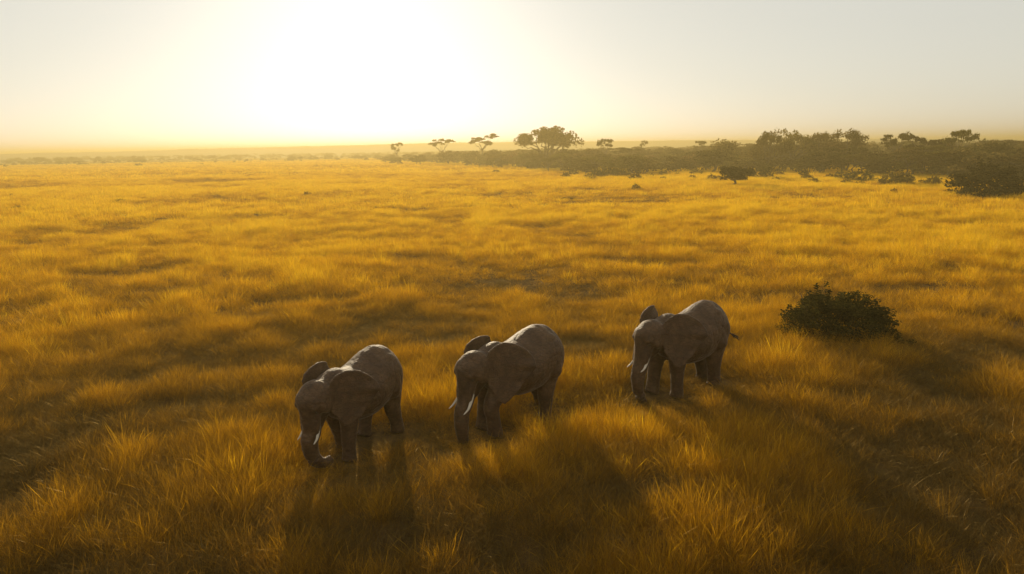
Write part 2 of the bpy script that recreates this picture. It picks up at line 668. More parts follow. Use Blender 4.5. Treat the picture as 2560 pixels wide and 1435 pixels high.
def head_T(joint, yaw, pitch, roll=0):
    M = Matrix.Translation(joint) @ Matrix.Rotation(yaw, 4, 'Z') @ Matrix.Rotation(pitch, 4, 'Y') @ Matrix.Rotation(roll, 4, 'X')
    return np.array(M)


def xf(T, p):
    p = np.asarray(p, float).reshape(-1, 3)
    return (np.hstack([p, np.ones((len(p), 1))]) @ T.T)[:, :3]


def spline(P, n):
    """Catmull-Rom resample"""
    P = np.asarray(P, float)
    m = len(P)
    Q = []
    for t in np.linspace(0, m - 1, n):
        k = min(int(t), m - 2); u = t - k
        p0, p1, p2, p3 = P[max(k - 1, 0)], P[k], P[k + 1], P[min(k + 2, m - 1)]
        Q.append(.5 * ((2 * p1) + (-p0 + p2) * u + (2 * p0 - 5 * p1 + 4 * p2 - p3) * u * u + (-p0 + 3 * p1 - 3 * p2 + p3) * u ** 3))
    return np.array(Q)


def leg_path(hip, swing, knee_bend, length, front):
    """hip joint -> knee -> ankle -> sole in the x-z plane"""
    a = R(swing)
    l1, l2 = length * .52, length * .48
    d1 = np.array([math.sin(a), 0, -math.cos(a)])
    b = a - R(knee_bend) if front else a + R(-knee_bend)
    d2 = np.array([math.sin(b), 0, -math.cos(b)])
    hip = np.array(hip)
    knee = hip + d1 * l1
    foot = knee + d2 * l2
    return hip, knee, foot


def torso():
    rings = [(-1.58, 2.00, 1.35, .20), (-1.52, 2.22, 1.15, .42), (-1.38, 2.46, 1.04, .60), (-1.14, 2.63, .98, .71), (-.82, 2.70, .93, .77),
             (-.5, 2.62, .88, .82), (-.15, 2.47, .84, .86), (.2, 2.38, .86, .85), (.5, 2.42, .94, .79), (.78, 2.52, 1.05, .70),
             (1.02, 2.50, 1.20, .58), (1.24, 2.42, 1.38, .46), (1.45, 2.38, 1.55, .38)]
    V, F = [], []
    n = 28
    for (x, top, bot, hw) in rings:
        c, hh = (top + bot) / 2, (top - bot) / 2
        t = np.arange(n) * 2 * math.pi / n
        s = np.sin(t)
        # narrower along the spine, full belly
        wy = hw * np.cos(t) * (1 - .17 * np.clip(s, 0, 1) ** 2)
        V.append(np.stack([np.full(n, x), wy, c + hh * s], 1))
    m = len(rings)
    V = np.vstack(V)
    for k in range(m - 1):
        for j in range(n):
            a, b = k * n + j, k * n + (j + 1) % n
            F.append((a, b, b + n, a + n)[::-1])
    F.append(tuple(range(n)))
    F.append(tuple(range((m - 1) * n, m * n))[::-1])
    return V, F


def build_elephant(label, loc, heading, scale, yaw, pitch, ears, trunk, legs, tail, roll=0, tusk_len=.62, girth=1.0, seed=0):
    root = link('elephant', None, loc=loc, rz=heading, sc=scale)
    tag(root, label, 'elephant', 'elephants walking through the golden grass')
    tv, tf = torso()
    tv = tv * np.array([1, girth, 1])
    parts = [(tv, tf)]
    # shoulder blades, hip bones, thighs
    for sd in (1, -1):
        parts.append(capsule((.52, sd * .45 * girth, 2.18), (.78, sd * .52 * girth, 1.55), .13, .22))
        parts.append(ellipsoid((-.84, sd * .44 * girth, 2.34), (.26, .15, .15)))
        parts.append(capsule((-.95, sd * .47 * girth, 2.15), (-.90, sd * .51 * girth, 1.45), .18, .30))
    J = Vector((1.36, 0, 1.98))
    T = head_T(J, yaw, pitch, roll)
    hp = [ellipsoid((.20, 0, .10), (.46, .45, .43)), ellipsoid((.42, 0, .20), (.29, .40, .25)),
          capsule((.44, 0, .10), (.70, 0, -.40), .335, .235), capsule((.54, 0, -.1), (.76, 0, -.62), .29, .20), capsule((.16, 0, -.14), (.50, 0, -.52), .36, .17),
          capsule((.5, 0, -.56), (.66, 0, -.74), .11, .05)]
    for s in (-1, 1):
        hp.append(capsule((.52, s * .19, -.02), (.80, s * .215, -.50), .15, .095))
        hp.append(ellipsoid((.54, s * .29, .11), (.15, .10, .12)))
        hp.append(ellipsoid((.30, s * .36, .0), (.22, .10, .26)))
    for v, f in hp:
        parts.append((xf(T, v), f))
    # neck muscle between withers and skull
    c0 = np.array([1.05, 0, 1.95]); c1 = xf(T, [(.08, 0, 0)])[0]
    parts.append(capsule(c0, c1, .52, .40))
    # trunk: control points in body space
    t0 = xf(T, [(.60, 0, -.16), (.76, 0, -.55)])
    tp = np.vstack([t0, np.asarray(trunk, float)])
    tp = spline(tp, 34)
    k = np.linspace(0, 1, 34)
    tr = .150 * (1 - k) ** .75 + .108 + .012 * np.sin(k * 120) * (k > .2) * (k < .95)
    parts.append(tube(tp, tr, 16))
    # legs
    feet = []
    for (hx, hy, front, swing, bend, ln) in legs:
        hz = 1.72 if front else 1.80
        # ln: height of the sole above the ground; the bones are as long as that needs
        ln = (hz - ln) / (.52 * math.cos(R(swing)) + .48 * math.cos(R(swing - bend)))
        h, kn, ft = leg_path((hx, hy, hz), swing, bend, ln, front)
        if front:
            P = [h + [0, 0, .25], h, (h + kn) / 2, kn, kn * .55 + ft * .45, ft * .88 + kn * .12, ft + [.03, 0, 0]]
            rd = [(.22, .38), (.25, .41), (.225, .30), (.185, .20), (.165, .175), (.185, .19), (.205, .225)]
        else:
            P = [h + [-.05, 0, .25], h, h * .6 + kn * .4, kn + [.04, 0, 0], kn * .5 + ft * .5, ft * .85 + kn * .15, ft + [.03, 0, 0]]
            rd = [(.25, .40), (.29, .46), (.27, .37), (.21, .245), (.165, .175), (.175, .18), (.195, .215)]
        Q = spline(P, 20)
        kk = np.linspace(0, len(rd) - 1, 20)
        ra = np.interp(kk, range(len(rd)), [a for a, b in rd]); rb = np.interp(kk, range(len(rd)), [b for a, b in rd])
        # frame(): for a near-vertical path u lies along y, w along x
        parts.append(tube(Q, list(zip(ra * 1.12, rb * 1.12)), 16))
        feet.append(ft)
    # tail
    tq = spline(np.asarray(tail, float), 14)
    parts.append(tube(tq, np.linspace(.075, .026, 14), 8))
    # ears
    ear_frames = []
    for s, (al, lift, cup, es, tilt, bz) in zip((1, -1), ears):
        base = (.12, s * (.38 if s > 0 else .42), bz)
        parts.append(ear_mesh(s, al, base, lift, cup, T, es, tilt, (.86, .92, .90)[seed - 1] if s > 0 else .78, seed * 2 + (s > 0)))
    V, F = join(parts)
    me0 = mesh('elephant_body_base', V, F)
    tmp = bpy.data.objects.new('body', me0)
    COL.objects.link(tmp)
    md = tmp.modifiers.new('remesh', 'REMESH')
    md.mode = 'VOXEL'; md.voxel_size = .020
    dg = bpy.context.evaluated_depsgraph_get()
    me = bpy.data.meshes.new_from_object(tmp.evaluated_get(dg))
    bpy.data.objects.remove(tmp); bpy.data.meshes.remove(me0)
    # relax the joins between masses, sparing the thin ears
    n = len(me.vertices)
    co = np.empty(n * 3, np.float32); me.vertices.foreach_get('co', co); co = co.reshape(-1, 3).astype(float)
    e = np.empty(len(me.edges) * 2, np.int32); me.edges.foreach_get('vertices', e); e = e.reshape(-1, 2)
    Ti = np.linalg.inv(T)
    hl = xf(Ti, co)
    ear = np.zeros(n, bool)
    for s, (al, lift, cup, es, tilt, bz) in zip((1, -1), ears):
        q = hl - np.array((.12, s * (.38 if s > 0 else .42), bz))
        ud = np.array([-math.cos(al), s * math.sin(al), 0.0])
        vd = np.array([ud[0] * -math.sin(lift), ud[1] * -math.sin(lift), math.cos(lift)])
        ud = ud * math.cos(lift) + np.array([0, 0, math.sin(lift)])
        nd = np.cross(ud, vd); nd = nd if nd[1] * s > 0 else -nd
        ear |= (q @ ud > .16) & (np.abs(q @ nd + (q @ vd) * math.tan(tilt)) < .22) & (hl[:, 1] * s > .40)
    tl = (co[:, 0] < -1.52) & (co[:, 2] < 1.9)
    lock = ear | tl
    deg = np.bincount(e.ravel(), minlength=n)[:, None]
    for it in range(24):
        acc = np.zeros((n, 3))
        for d in range(3):
            acc[:, d] = np.bincount(e[:, 0], co[e[:, 1], d], n) + np.bincount(e[:, 1], co[e[:, 0], d], n)
        av = acc / np.maximum(deg, 1)
        w = np.where(lock, .5 if it < 4 else 0.0, .6 if it % 2 == 0 else .45)[:, None]
        co = co + (av - co) * w
    # folds of loose skin, pressed into the surface along its normals
    me.vertices.foreach_set('co', co.astype(np.float32).ravel()); me.update()
    nr = np.empty(n * 3, np.float32); me.vertices.foreach_get('normal', nr); nr = nr.reshape(-1, 3)
    q1 = co[:, 0] * 3.2 + seed * 9.1; q2 = co[:, 2] * 6.5 + co[:, 1] * 2.5
    wv = vnoise(q1, q2, 300 + seed)
    fold = 1 - np.abs(wv)
    wv2 = vnoise(co[:, 0] * 7 + co[:, 1] * 3 + 31, co[:, 2] * 14 + co[:, 1] * 9, 310 + seed)
    fold2 = 1 - np.abs(wv2)
    lump = vnoise(co[:, 0] * 2.4 + co[:, 1] * 1.7, co[:, 2] * 2.2 - co[:, 1] * 1.3, 320 + seed)
    amp = np.where(lock, .25, 1.0)
    co = co + nr * ((.012 * lump - .013 * fold ** 6 - .008 * fold2 ** 5) * amp)[:, None]
    me.vertices.foreach_set('co', co.astype(np.float32).ravel())
    me.polygons.foreach_set('use_smooth', np.ones(len(me.polygons), dtype=bool))
    me.materials.clear(); me.materials.append(M_SKIN)
    me.update()
    me.name = 'elephant_body'
    link('body', me, root)
    # tusks and eyes
    for s in (1, -1):
        P = spline(xf(T, [(.66, s * .21, -.42), (.84, s * .26, -.58), (1.03, s * .30, -.70), (1.24, s * .31, -.74)]), 14)
        P = P[0] + (P - P[0]) * tusk_len / .62
        v, f = tube(P, np.array([.047, .047, .046, .045, .043, .041, .038, .035, .032, .028, .024, .019, .013, .005]), 10)
        link('tusk', mesh('tusk', v, f, M_IVORY, True), root)
        v, f = ellipsoid(xf(T, [(.60, s * .305, .0)])[0], (.035, .035, .035), 10, 8)
        link('eye', mesh('eye', v, f, M_EYE, True), root)
    # hair of the tail
    rng = np.random.default_rng(3)
    tip, d = tq[-1], tq[-1] - tq[-3]
    d = d / np.linalg.norm(d)
    hair = []
    for k in range(40):
        q = tip + rng.normal(size=3) * .012 - d * rng.uniform(0, .12)
        en = q + d * rng.uniform(.16, .34) + rng.normal(size=3) * .04
        hair.append(tube([q, (q + en) / 2 + rng.normal(size=3) * .012, en], [.006, .005, .002], 4))
    v, f = join(hair)
    link('tail_tuft', mesh('tail_tuft', v, f, M_HAIR), root)
    return root, feet


def place_elephant(px, py, heading_deg, scale, **kw):
    x, y = ground_at(px, py)
    z = tz(x, y)
    return build_elephant(loc=(x, y, z), heading=R(heading_deg), scale=scale, **kw)


ELE = []
ELE.append(place_elephant(
    901, 1112, 244, 1.0, label='nearest elephant with lowered head and trunk tip curled back, at the left of the three',
    yaw=R(-4), pitch=R(26), ears=[(R(37), R(-21), .6, 1.10, R(18), .03), (R(9), R(-8), .2, 1.0, R(-8), .06)],
    trunk=[(1.90, -.05, .92), (1.84, -.06, .55), (1.70, -.04, .28), (1.48, .04, .15), (1.28, .12, .24)],
    legs=[(.78, .36, True, 6, 3, 0.0), (.72, -.36, True, -14, 4, 0.0), (-1.0, .36, False, -6, 6, 0.0), (-1.0, -.36, False, 10, -4, 0.0)],
    tail=[(-1.50, 0, 2.05), (-1.62, 0, 1.8), (-1.66, 0, 1.4), (-1.62, .02, 1.0)], tusk_len=.44, girth=.95, seed=1))
ELE.append(place_elephant(
    1294, 1047, 226, 1.07, label='middle elephant in mid stride with its trunk hanging straight into the grass',
    yaw=R(-2), pitch=R(18), ears=[(R(34), R(-17), .7, 1.12, R(18), .03), (R(8), R(-3), .2, 1.0, R(-6), .07)],
    trunk=[(2.08, -.02, .85), (2.08, -.02, .45), (2.04, -.02, .1), (2.0, -.02, -.1)],
    legs=[(.80, .36, True, 37, 46, 0.1), (.72, -.36, True, 12, 4, 0.0), (-1.0, .36, False, 10, 4, 0.0), (-1.0, -.36, False, -10, 8, 0.0)],
    tail=[(-1.50, 0, 2.05), (-1.62, 0, 1.8), (-1.66, 0, 1.4), (-1.62, .02, 1.0)], tusk_len=.54, girth=1.0, seed=2))
ELE.append(place_elephant(
    1712, 966, 217, 1.1, label='farthest elephant on the right with its far ear raised and tail swinging out behind',
    yaw=R(-4), pitch=R(15), ears=[(R(31), R(-13), .6, 1.13, R(17), .02), (R(16), R(12), .2, .85, R(-8), .12)],
    trunk=[(2.10, -.02, .85), (2.08, -.02, .45), (1.92, -.02, .1), (1.84, -.02, -.1)],
    legs=[(.80, .36, True, 2, 3, 0.0), (.76, -.36, True, 14, 6, 0.0), (-1.0, .36, False, 4, 4, 0.0), (-1.0, -.36, False, -8, 6, 0.0)],
    tail=[(-1.50, 0, 2.05), (-1.66, .04, 1.85), (-1.85, .12, 1.55), (-2.08, .22, 1.38)], tusk_len=.46, girth=.93, seed=3))
for root, feet in ELE:                         # soles on the ground, whatever its slope
    M = Matrix.Translation(root.location) @ Matrix.Rotation(root.rotation_euler.z, 4, 'Z') @ Matrix.Scale(root.scale.x, 4)
    root.location.z = min(tz(*(M @ Vector(f))[:2]) for f in feet) + .01
#GRASS_MARK
# ------------------------------------------------------------------ savanna grass
def clump_mesh(name, rng, blades, spread, width, hgt, heads, segs=3, lean=.35):
    """a tussock of curved tapering blades, some ending in a seed head; about 1 m tall at hgt = 1"""
    V, F = [], []
    for b in range(blades):
        r = spread * math.sqrt(rng.random()); a = rng.uniform(0, 2 * math.pi)
        base = np.array([r * math.cos(a), r * math.sin(a), -.05])
        out = a + rng.normal() * .9
        ln = abs(rng.normal(lean, lean * .6))
        h = hgt * rng.uniform(.55, 1.12)
        bend = rng.uniform(.6, 2.4)
        fa = rng.uniform(0, math.pi)
        side = np.array([math.cos(fa), math.sin(fa), 0])
        w = width * rng.uniform(.6, 1.3)
        droop = rng.uniform(0, .25)
        head = rng.random() < heads
        k0 = len(V)
        for k in range(segs + 1):
            t = k / segs
            p = base + np.array([math.cos(out) * ln * h * t ** bend, math.sin(out) * ln * h * t ** bend, h * (t - droop * t ** 3 * ln)])
            ww = w * (1 - t * .75) if not head else w * (.45 + (1.1 if k == segs - 1 else 0))
            if k < segs:
                V.append(p - side * ww / 2); V.append(p + side * ww / 2)
            else:
                V.append(p)
        for k in range(segs - 1):
            i = k0 + 2 * k
            F.append((i, i + 1, i + 3, i + 2))
        i = k0 + 2 * (segs - 1)
        F.append((i, i + 1, i + 2))
    return mesh(name, V, F, M_GRASS)


def instance_group(name, objs):
    ng = bpy.data.node_groups.new(name, 'GeometryNodeTree')
    ng.interface.new_socket('Geometry', in_out='INPUT', socket_type='NodeSocketGeometry')
    ng.interface.new_socket('Geometry', in_out='OUTPUT', socket_type='NodeSocketGeometry')
    n, l = ng.nodes, ng.links
    gi, go = n.new('NodeGroupInput'), n.new('NodeGroupOutput')
    ip = n.new('GeometryNodeInstanceOnPoints')
    jn = n.new('GeometryNodeJoinGeometry')
    for o in objs:
        oi = n.new('GeometryNodeObjectInfo')
        oi.inputs['Object'].default_value = o
        oi.inputs['As Instance'].default_value = True
        l.new(oi.outputs['Geometry'], jn.inputs[0])
    l.new(gi.outputs[0], ip.inputs['Points'])
    l.new(jn.outputs[0], ip.inputs['Instance'])
    ip.inputs['Pick Instance'].default_value = True
    for attr, typ, sock in (('variant', 'INT', 'Instance Index'), ('turn', 'FLOAT_VECTOR', 'Rotation'), ('size', 'FLOAT_VECTOR', 'Scale')):
        na = n.new('GeometryNodeInputNamedAttribute')
        na.data_type = typ
        na.inputs['Name'].default_value = attr
        l.new(na.outputs[0], ip.inputs[sock])
    l.new(ip.outputs[0], go.inputs[0])
    return ng


def scatter(name, pos, size, turn, variant, tint, meshes):
    """one object of instances (kind stuff)"""
    me = bpy.data.meshes.new(name)
    me.vertices.add(len(pos)); me.vertices.foreach_set('co', np.asarray(pos, np.float32).ravel())
    for an, tp, dt, k in (('size', 'FLOAT_VECTOR', size, 'vector'), ('turn', 'FLOAT_VECTOR', turn, 'vector')):
        at = me.attributes.new(an, tp, 'POINT'); at.data.foreach_set(k, np.asarray(dt, np.float32).ravel())
    at = me.attributes.new('variant', 'INT', 'POINT'); at.data.foreach_set('value', np.asarray(variant, np.int32))
    at = me.attributes.new('tint', 'FLOAT', 'POINT'); at.data.foreach_set('value', np.asarray(tint, np.float32))
    protos = [bpy.data.objects.new(m.name, m) for m in meshes]      # never linked: only the instances exist in the scene
    o = link(name, me)
    md = o.modifiers.new('scatter', 'NODES')
    md.node_group = instance_group(name, protos)
    tag(o, kind='stuff')
    return o


LEGS = []
for root, feet in ELE:
    M = Matrix.Translation(root.location) @ Matrix.Rotation(root.rotation_euler.z, 4, 'Z') @ Matrix.Scale(root.scale.x, 4)
    LEGS += [(M @ Vector(f))[:2] for f in feet]
SHORT = [(lx, ly, .54, 1.0) for lx, ly in LEGS] + [(lx * .965, ly * .965, .40, .7) for lx, ly in LEGS]
for root, _ in ELE:
    p = root.location + Matrix.Rotation(root.rotation_euler.z, 3, 'Z') @ Vector((1.75, 0, 0)) * root.scale.x
    SHORT.append((p.x, p.y, .55, 1.0))
    q = p + Vector((-p.x, -p.y, 0)).normalized() * 1.2
    SHORT.append((q.x, q.y, .5, 1.2))


def wedge(r0, r1, half, dens, rng):
    n = int(dens * R(half) * (r1 * r1 - r0 * r0))
    a = rng.uniform(-R(half), R(half), n)
    r = np.sqrt(rng.uniform(r0 * r0, r1 * r1, n))
    return r * np.sin(a), r * np.cos(a), r


def grass_field(x, y, r, rng, far=0.0):
    """height factor and tint of the sward at each point"""
    hol = hollow(x, y)
    n1 = fbm(x / 3.2, y / 2.6, 21, 3)
    n2 = fbm(x / 14, y / 9, 31, 3)
    n3 = fbm(x / 1.1, y / 1.0, 41, 2)
    n4 = fbm(x / 70, y / 26, 51, 3) * (1 + .9 * np.clip((r - 50) / 60, 0, 1))
    h = .56 + .42 * n1 + .18 * n2 + .28 * n3
    h = h * (1 - .62 * np.clip(hol, 0, 1))
    h = np.clip(h, .14, 1.1) * np.exp(rng.normal(0, .24, len(x)))
    t = .60 + .22 * n2 + .34 * n1 + .16 * n4 - .28 * np.clip(hol, 0, 1) + rng.normal(0, .15, len(x)) + .12 * np.clip((h - .6), -1, 1)  # random tone; clump contrast widened to suggest sunlit tufts and dark gaps
    # light falloff painted into the tint: darker towards the viewer; left foreground duller
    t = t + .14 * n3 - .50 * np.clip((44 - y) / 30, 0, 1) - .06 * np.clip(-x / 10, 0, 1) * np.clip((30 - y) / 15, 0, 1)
    t = t + .17 * np.clip((r - 40) / 30, 0, 1)  # far grass lightened in its tint for a backlit glow
    for lx, ly, k, rad in SHORT:                  # cropped and trodden round the animals
        h = h * (1 - k * np.exp(-((x - lx) ** 2 + (y - ly) ** 2) / rad ** 2))
    return h, np.clip(t, .02, .98)


def build_grass():
    rng = np.random.default_rng(5)
    zones = [
        ('tall_grass', 7.5, 36, 47, 54, dict(blades=36, spread=.15, width=.0050, hgt=.84, heads=.3, segs=4, lean=.46), 7, 1.0),
        ('tall_grass', 36, 95, 43, 10, dict(blades=34, spread=.26, width=.013, hgt=1.0, heads=.12, segs=3, lean=.36), 5, 1.0),
        ('tall_grass', 95, 260, 42, 1.6, dict(blades=46, spread=.75, width=.040, hgt=1.0, heads=.0, segs=2, lean=.28), 4, 1.0),
        ('tall_grass', 260, 700, 42, .16, dict(blades=70, spread=2.4, width=.13, hgt=1.0, heads=.0, segs=2, lean=.25), 4, 1.0)]
    for (name, r0, r1, half, dens, kw, nv, hs) in zones:
        x, y, r = wedge(r0, r1, half, dens, rng)
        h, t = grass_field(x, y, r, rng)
        keep = np.ones(len(x), bool)
        for lx, ly in LEGS:
            if math.hypot(lx, ly) < r1 + 5:
                d2 = (x - lx) ** 2 + (y - ly) ** 2
                keep &= (d2 > .27 ** 2) & ((d2 > .75 ** 2) | (rng.random(len(x)) > .45))
        hol = np.clip(hollow(x, y), 0, 1)
        keep &= rng.random(len(x)) > .35 * hol
        x, y, h, t = x[keep], y[keep], h[keep], t[keep]
        n = len(x)
        z = terrain(x, y)
        wide = np.exp(rng.normal(0, .15, n)) * (1.0 if r0 > 30 else .95)
        size = np.stack([wide, wide, h * hs], 1)
        wind = .10 * vnoise(x / 5, y / 5, 61)
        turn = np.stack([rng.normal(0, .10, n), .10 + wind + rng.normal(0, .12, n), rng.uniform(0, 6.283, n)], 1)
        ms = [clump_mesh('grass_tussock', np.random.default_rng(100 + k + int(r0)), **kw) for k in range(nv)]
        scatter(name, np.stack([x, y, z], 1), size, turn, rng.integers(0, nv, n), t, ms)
        print(name, r0, n)


build_grass()
#TREE_MARK
# ------------------------------------------------------------------ trees and bushes
def px_size(px, py, wpx):
    """metres across of wpx photograph pixels at the ground point under (px, py)"""
    x, y = ground_at(px, py)
    f = 2560 * LENS / 36.0
    fwd = CAM_R @ Vector((0, 0, -1))
    depth = x * fwd.x + y * fwd.y - CAM_H * fwd.z
    return wpx * depth / f


def branch(a, b, r0, r1, rng, n=5, sag=.08):
    a, b = np.array(a, float), np.array(b, float)
    L = np.linalg.norm(b - a)
    P = []
    for k in range(n):
        t = k / (n - 1)
        P.append(a + (b - a) * t + rng.normal(size=3) * L * sag * math.sin(math.pi * t) + np.array([0, 0, -.06 * L * math.sin(math.pi * t)]))
    return tube(P, np.linspace(r0, r1, n), 6)


def tree_meshes(kind, rng, nleaf=900, lsize=.034):
    """unit tree: height 1, crown about w wide; returns (trunk mesh data, crown mesh data)"""
    tp, cp = [], []
    if kind == 'acacia':
        W = .62
        top = np.array([rng.normal(0, .03), rng.normal(0, .03), .50])
        tp.append(branch((0, 0, -.03), top, .030, .020, rng, 6))
        n = rng.integers(6, 9)
        for k in range(n):
            a = 2 * math.pi * (k + rng.uniform(-.3, .3)) / n
            rr = W * (.12 + .78 * math.sqrt(rng.random()))
            e = np.array([math.cos(a) * rr, math.sin(a) * rr, rng.uniform(.66, .94) - .08 * (rr / W)])
            m = top * .6 + e * .4 + np.array([0, 0, -.02])
            tp.append(branch(top * rng.uniform(.75, 1), m, .016, .011, rng, 4))
            tp.append(branch(m, e, .011, .004, rng, 4))
            for q in range(5):
                c = e + np.array([rng.normal() * .11, rng.normal() * .11, rng.uniform(-.03, .06)])
                cp.append((c, (rng.uniform(.10, .17), rng.uniform(.10, .17), rng.uniform(.030, .055)), 1.0))
        size, flat, inner, low = .050, .45, .1, -.5
    elif kind == 'spread':                       # big, wide, many-lobed tree
        W = .58
        top = np.array([0, 0, .34])
        tp.append(branch((0, 0, -.03), top, .060, .042, rng, 6, .03))
        n = 14
        for k in range(n):
            a = 2 * math.pi * (k * 1.618 + rng.uniform(-.2, .2))
            rr = W * math.sqrt((k + .4) / n)
            e = np.array([math.cos(a) * rr, math.sin(a) * rr, .86 - .30 * (rr / W) ** 2 + rng.normal() * .05])
            tp.append(branch(top * rng.uniform(.7, 1), e, .024, .006, rng, 6))
            for q in range(3):
                c = e + rng.normal(size=3) * np.array([.09, .09, .05])
                cp.append((c, (rng.uniform(.11, .18), rng.uniform(.11, .18), rng.uniform(.08, .14)), 1.0))
        size, flat, inner, low = .054, .15, .1, -.7
    elif kind == 'round':
        top = np.array([rng.normal(0, .03), rng.normal(0, .03), .35])
        tp.append(branch((0, 0, -.03), top, .032, .024, rng, 5))
        for k in range(13):
            a = rng.uniform(0, 6.28)
            rr = .38 * math.sqrt(rng.random())
            e = np.array([math.cos(a) * rr, math.sin(a) * rr, rng.uniform(.40, .86) - .25 * rr])
            tp.append(branch(top * .9, e, .014, .004, rng, 4))
            cp.append((e, (rng.uniform(.14, .24), rng.uniform(.14, .24), rng.uniform(.10, .16)), 1.0))
        size, flat, inner, low = .072, .1, .15, -.7
    elif kind == 'dome':                         # dense leafy shrub seen close by
        for k in range(14):
            a = rng.uniform(0, 6.28)
            e = np.array([math.cos(a) * .42, math.sin(a) * .42, rng.uniform(.25, .8)]) * rng.uniform(.6, 1)
            tp.append(branch((math.cos(a) * .06, math.sin(a) * .06, -.03), e, .014, .004, rng, 5))
        for k in range(90):
            a = rng.uniform(0, 6.28)
            rr = .54 * math.sqrt(rng.random())
            z = .80 * math.sqrt(max(0, 1 - (rr / .62) ** 2)) * rng.uniform(0, 1.0) ** .7 + .06
            q = rng.uniform(.07, .15)
            cp.append((np.array([math.cos(a) * rr, math.sin(a) * rr, z]), (q, q, q * rng.uniform(.7, 1.1)), 1.0))
        for k in range(22):                          # skirt down to the grass
            a = 2 * math.pi * k / 22 + rng.normal() * .1
            rr = rng.uniform(.34, .52)
            cp.append((np.array([math.cos(a) * rr, math.sin(a) * rr, rng.uniform(.04, .16)]), (.14, .14, .11), 1.0))
        for k in range(9):                           # straggling shoots
            a = rng.uniform(0, 6.28)
            el = rng.uniform(.1, 1.4)
            d = np.array([math.cos(a) * math.cos(el) * .62, math.sin(a) * math.cos(el) * .62, .82 * math.sin(el)])
            for q in (.92, 1.02, 1.12 + .08 * rng.random()):
                cp.append((d * q + np.array([0, 0, .06]), (.045, .045, .06), .5))
        size, flat, inner, low = lsize, 0, .1, -.9
    elif kind == 'ball':                         # small round tree on a short stem
        tp.append(branch((0, 0, -.03), (.02, 0, .34), .045, .03, rng, 5))
        for k in range(8):
            a = rng.uniform(0, 6.28)
            tp.append(branch((.01, 0, .25), (math.cos(a) * .3, math.sin(a) * .3, rng.uniform(.4, .8)), .016, .005, rng, 4))
        for k in range(46):
            v = rng.normal(size=3); v /= np.linalg.norm(v)
            q = rng.uniform(.09, .17)
            cp.append((np.array([0, 0, .58]) + v * np.array([.48, .48, .33]) * rng.random() ** .4, (q, q, q * .8), 1.0))
        size, flat, inner, low = lsize, 0, .1, -.9
    else:                                        # bush: foliage down to the ground, several stems
        for k in range(6):
            a = rng.uniform(0, 6.28)
            e = np.array([math.cos(a) * .3, math.sin(a) * .3, rng.uniform(.4, .75)])
            tp.append(branch((math.cos(a) * .04, math.sin(a) * .04, -.03), e, .018, .005, rng, 5))
        for k in range(12):
            a = rng.uniform(0, 6.28)
            rr = .40 * math.sqrt(rng.random())
            z = rng.uniform(.22, .80) * (1 - .9 * (rr / .5) ** 2) + .08
            cp.append((np.array([math.cos(a) * rr, math.sin(a) * rr, z]), (rng.uniform(.14, .22), rng.uniform(.14, .22), rng.uniform(.12, .20)), 1.0))
        size, flat, inner, low = .075, 0, .15, -.9
    tot = sum(r[0] * r[1] for _, r, _ in cp)
    V, F, off = [], [], 0
    for c, r, _ in cp:
        m = max(8, int(nleaf * r[0] * r[1] / tot))
        p = shell_points(c, r, m, rng, inner, low)
        v, f = leaves(p, size, rng, .6, flat)
        V.append(v); F.append(f + off); off += len(v)
    V = np.vstack(V)
    w = np.abs(V[:, :2]).max()
    return join(tp), (V, np.vstack(F))


def variants(kind, n, mat, nleaf, seed, lsize=.034):
    out = []
    for k in range(n):
        (tv, tf), (cv, cf) = tree_meshes(kind, np.random.default_rng(seed + k), nleaf, lsize)
        zmax = cv[:, 2].max()
        wid = (np.percentile(cv[:, 0], 98) - np.percentile(cv[:, 0], 2))
        tv, cv = tv / zmax, cv / zmax
        out.append((mesh('trunk', tv, tf, M_BARK), mesh('crown', cv, cf, mat), wid / zmax))
    return out


V_ACACIA = variants('acacia', 5, M_LEAF, 2600, 200)
V_SPREAD = variants('spread', 3, M_LEAF_B, 5200, 300)
V_LACY = variants('spread', 4, M_LEAF_B, 3000, 340)
V_ROUND = variants('round', 5, M_LEAF, 1100, 400)
V_ROUNDB = variants('round', 4, M_LEAF_B, 1100, 450)
V_BUSH = variants('bush', 4, M_LEAF, 1200, 500)
V_BUSHG = variants('dome', 2, M_LEAF_G, 26000, 550, .034)
V_DOME = variants('dome', 4, M_LEAF, 2200, 570, .075)
V_DENSE = variants('dome', 1, M_LEAF_D, 8000, 580, .055)
V_BALL = variants('ball', 2, M_LEAF_D, 5200, 590, .06)


def plant(name, parts, x, y, h, w, label, cat, group=None, rz=None, stem='trunk', leaf='crown', rng=random):
    tm, cm, ratio = parts
    root = link(name, None, loc=(x, y, tz(x, y) - .04 * h), rz=rng.uniform(0, 6.28) if rz is None else rz)
    k = w / (h * ratio)
    for nm, me in ((stem, tm), (leaf, cm)):
        o = link(nm, me, root)
        o.scale = (h * k, h * k, h)
    tag(root, label, cat, group)
    return root


def plant_px(name, parts, px, base, wpx, hpx, label, cat, group=None, **kw):
    x, y = ground_at(px, base)
    return plant(name, parts, x, y, px_size(px, base, hpx) * 1.03, px_size(px, base, wpx), label, cat, group, **kw)


def plant_top(name, parts, px, top, dist, wpx, label, group=None, **kw):
    """a tree whose foot is hidden in the wood: pixel of its top and distance in metres"""
    d = ray(px, top)
    t = dist / math.hypot(d.x, d.y)
    return plant(name, parts, d.x * t, d.y * t, CAM_H + d.z * t + .1, wpx * dist / 1730 * 1.03, label, 'tree', group, **kw)


A, B_, RD, RB, SP, LC = V_ACACIA, V_BUSH, V_ROUND, V_ROUNDB, V_SPREAD, V_LACY
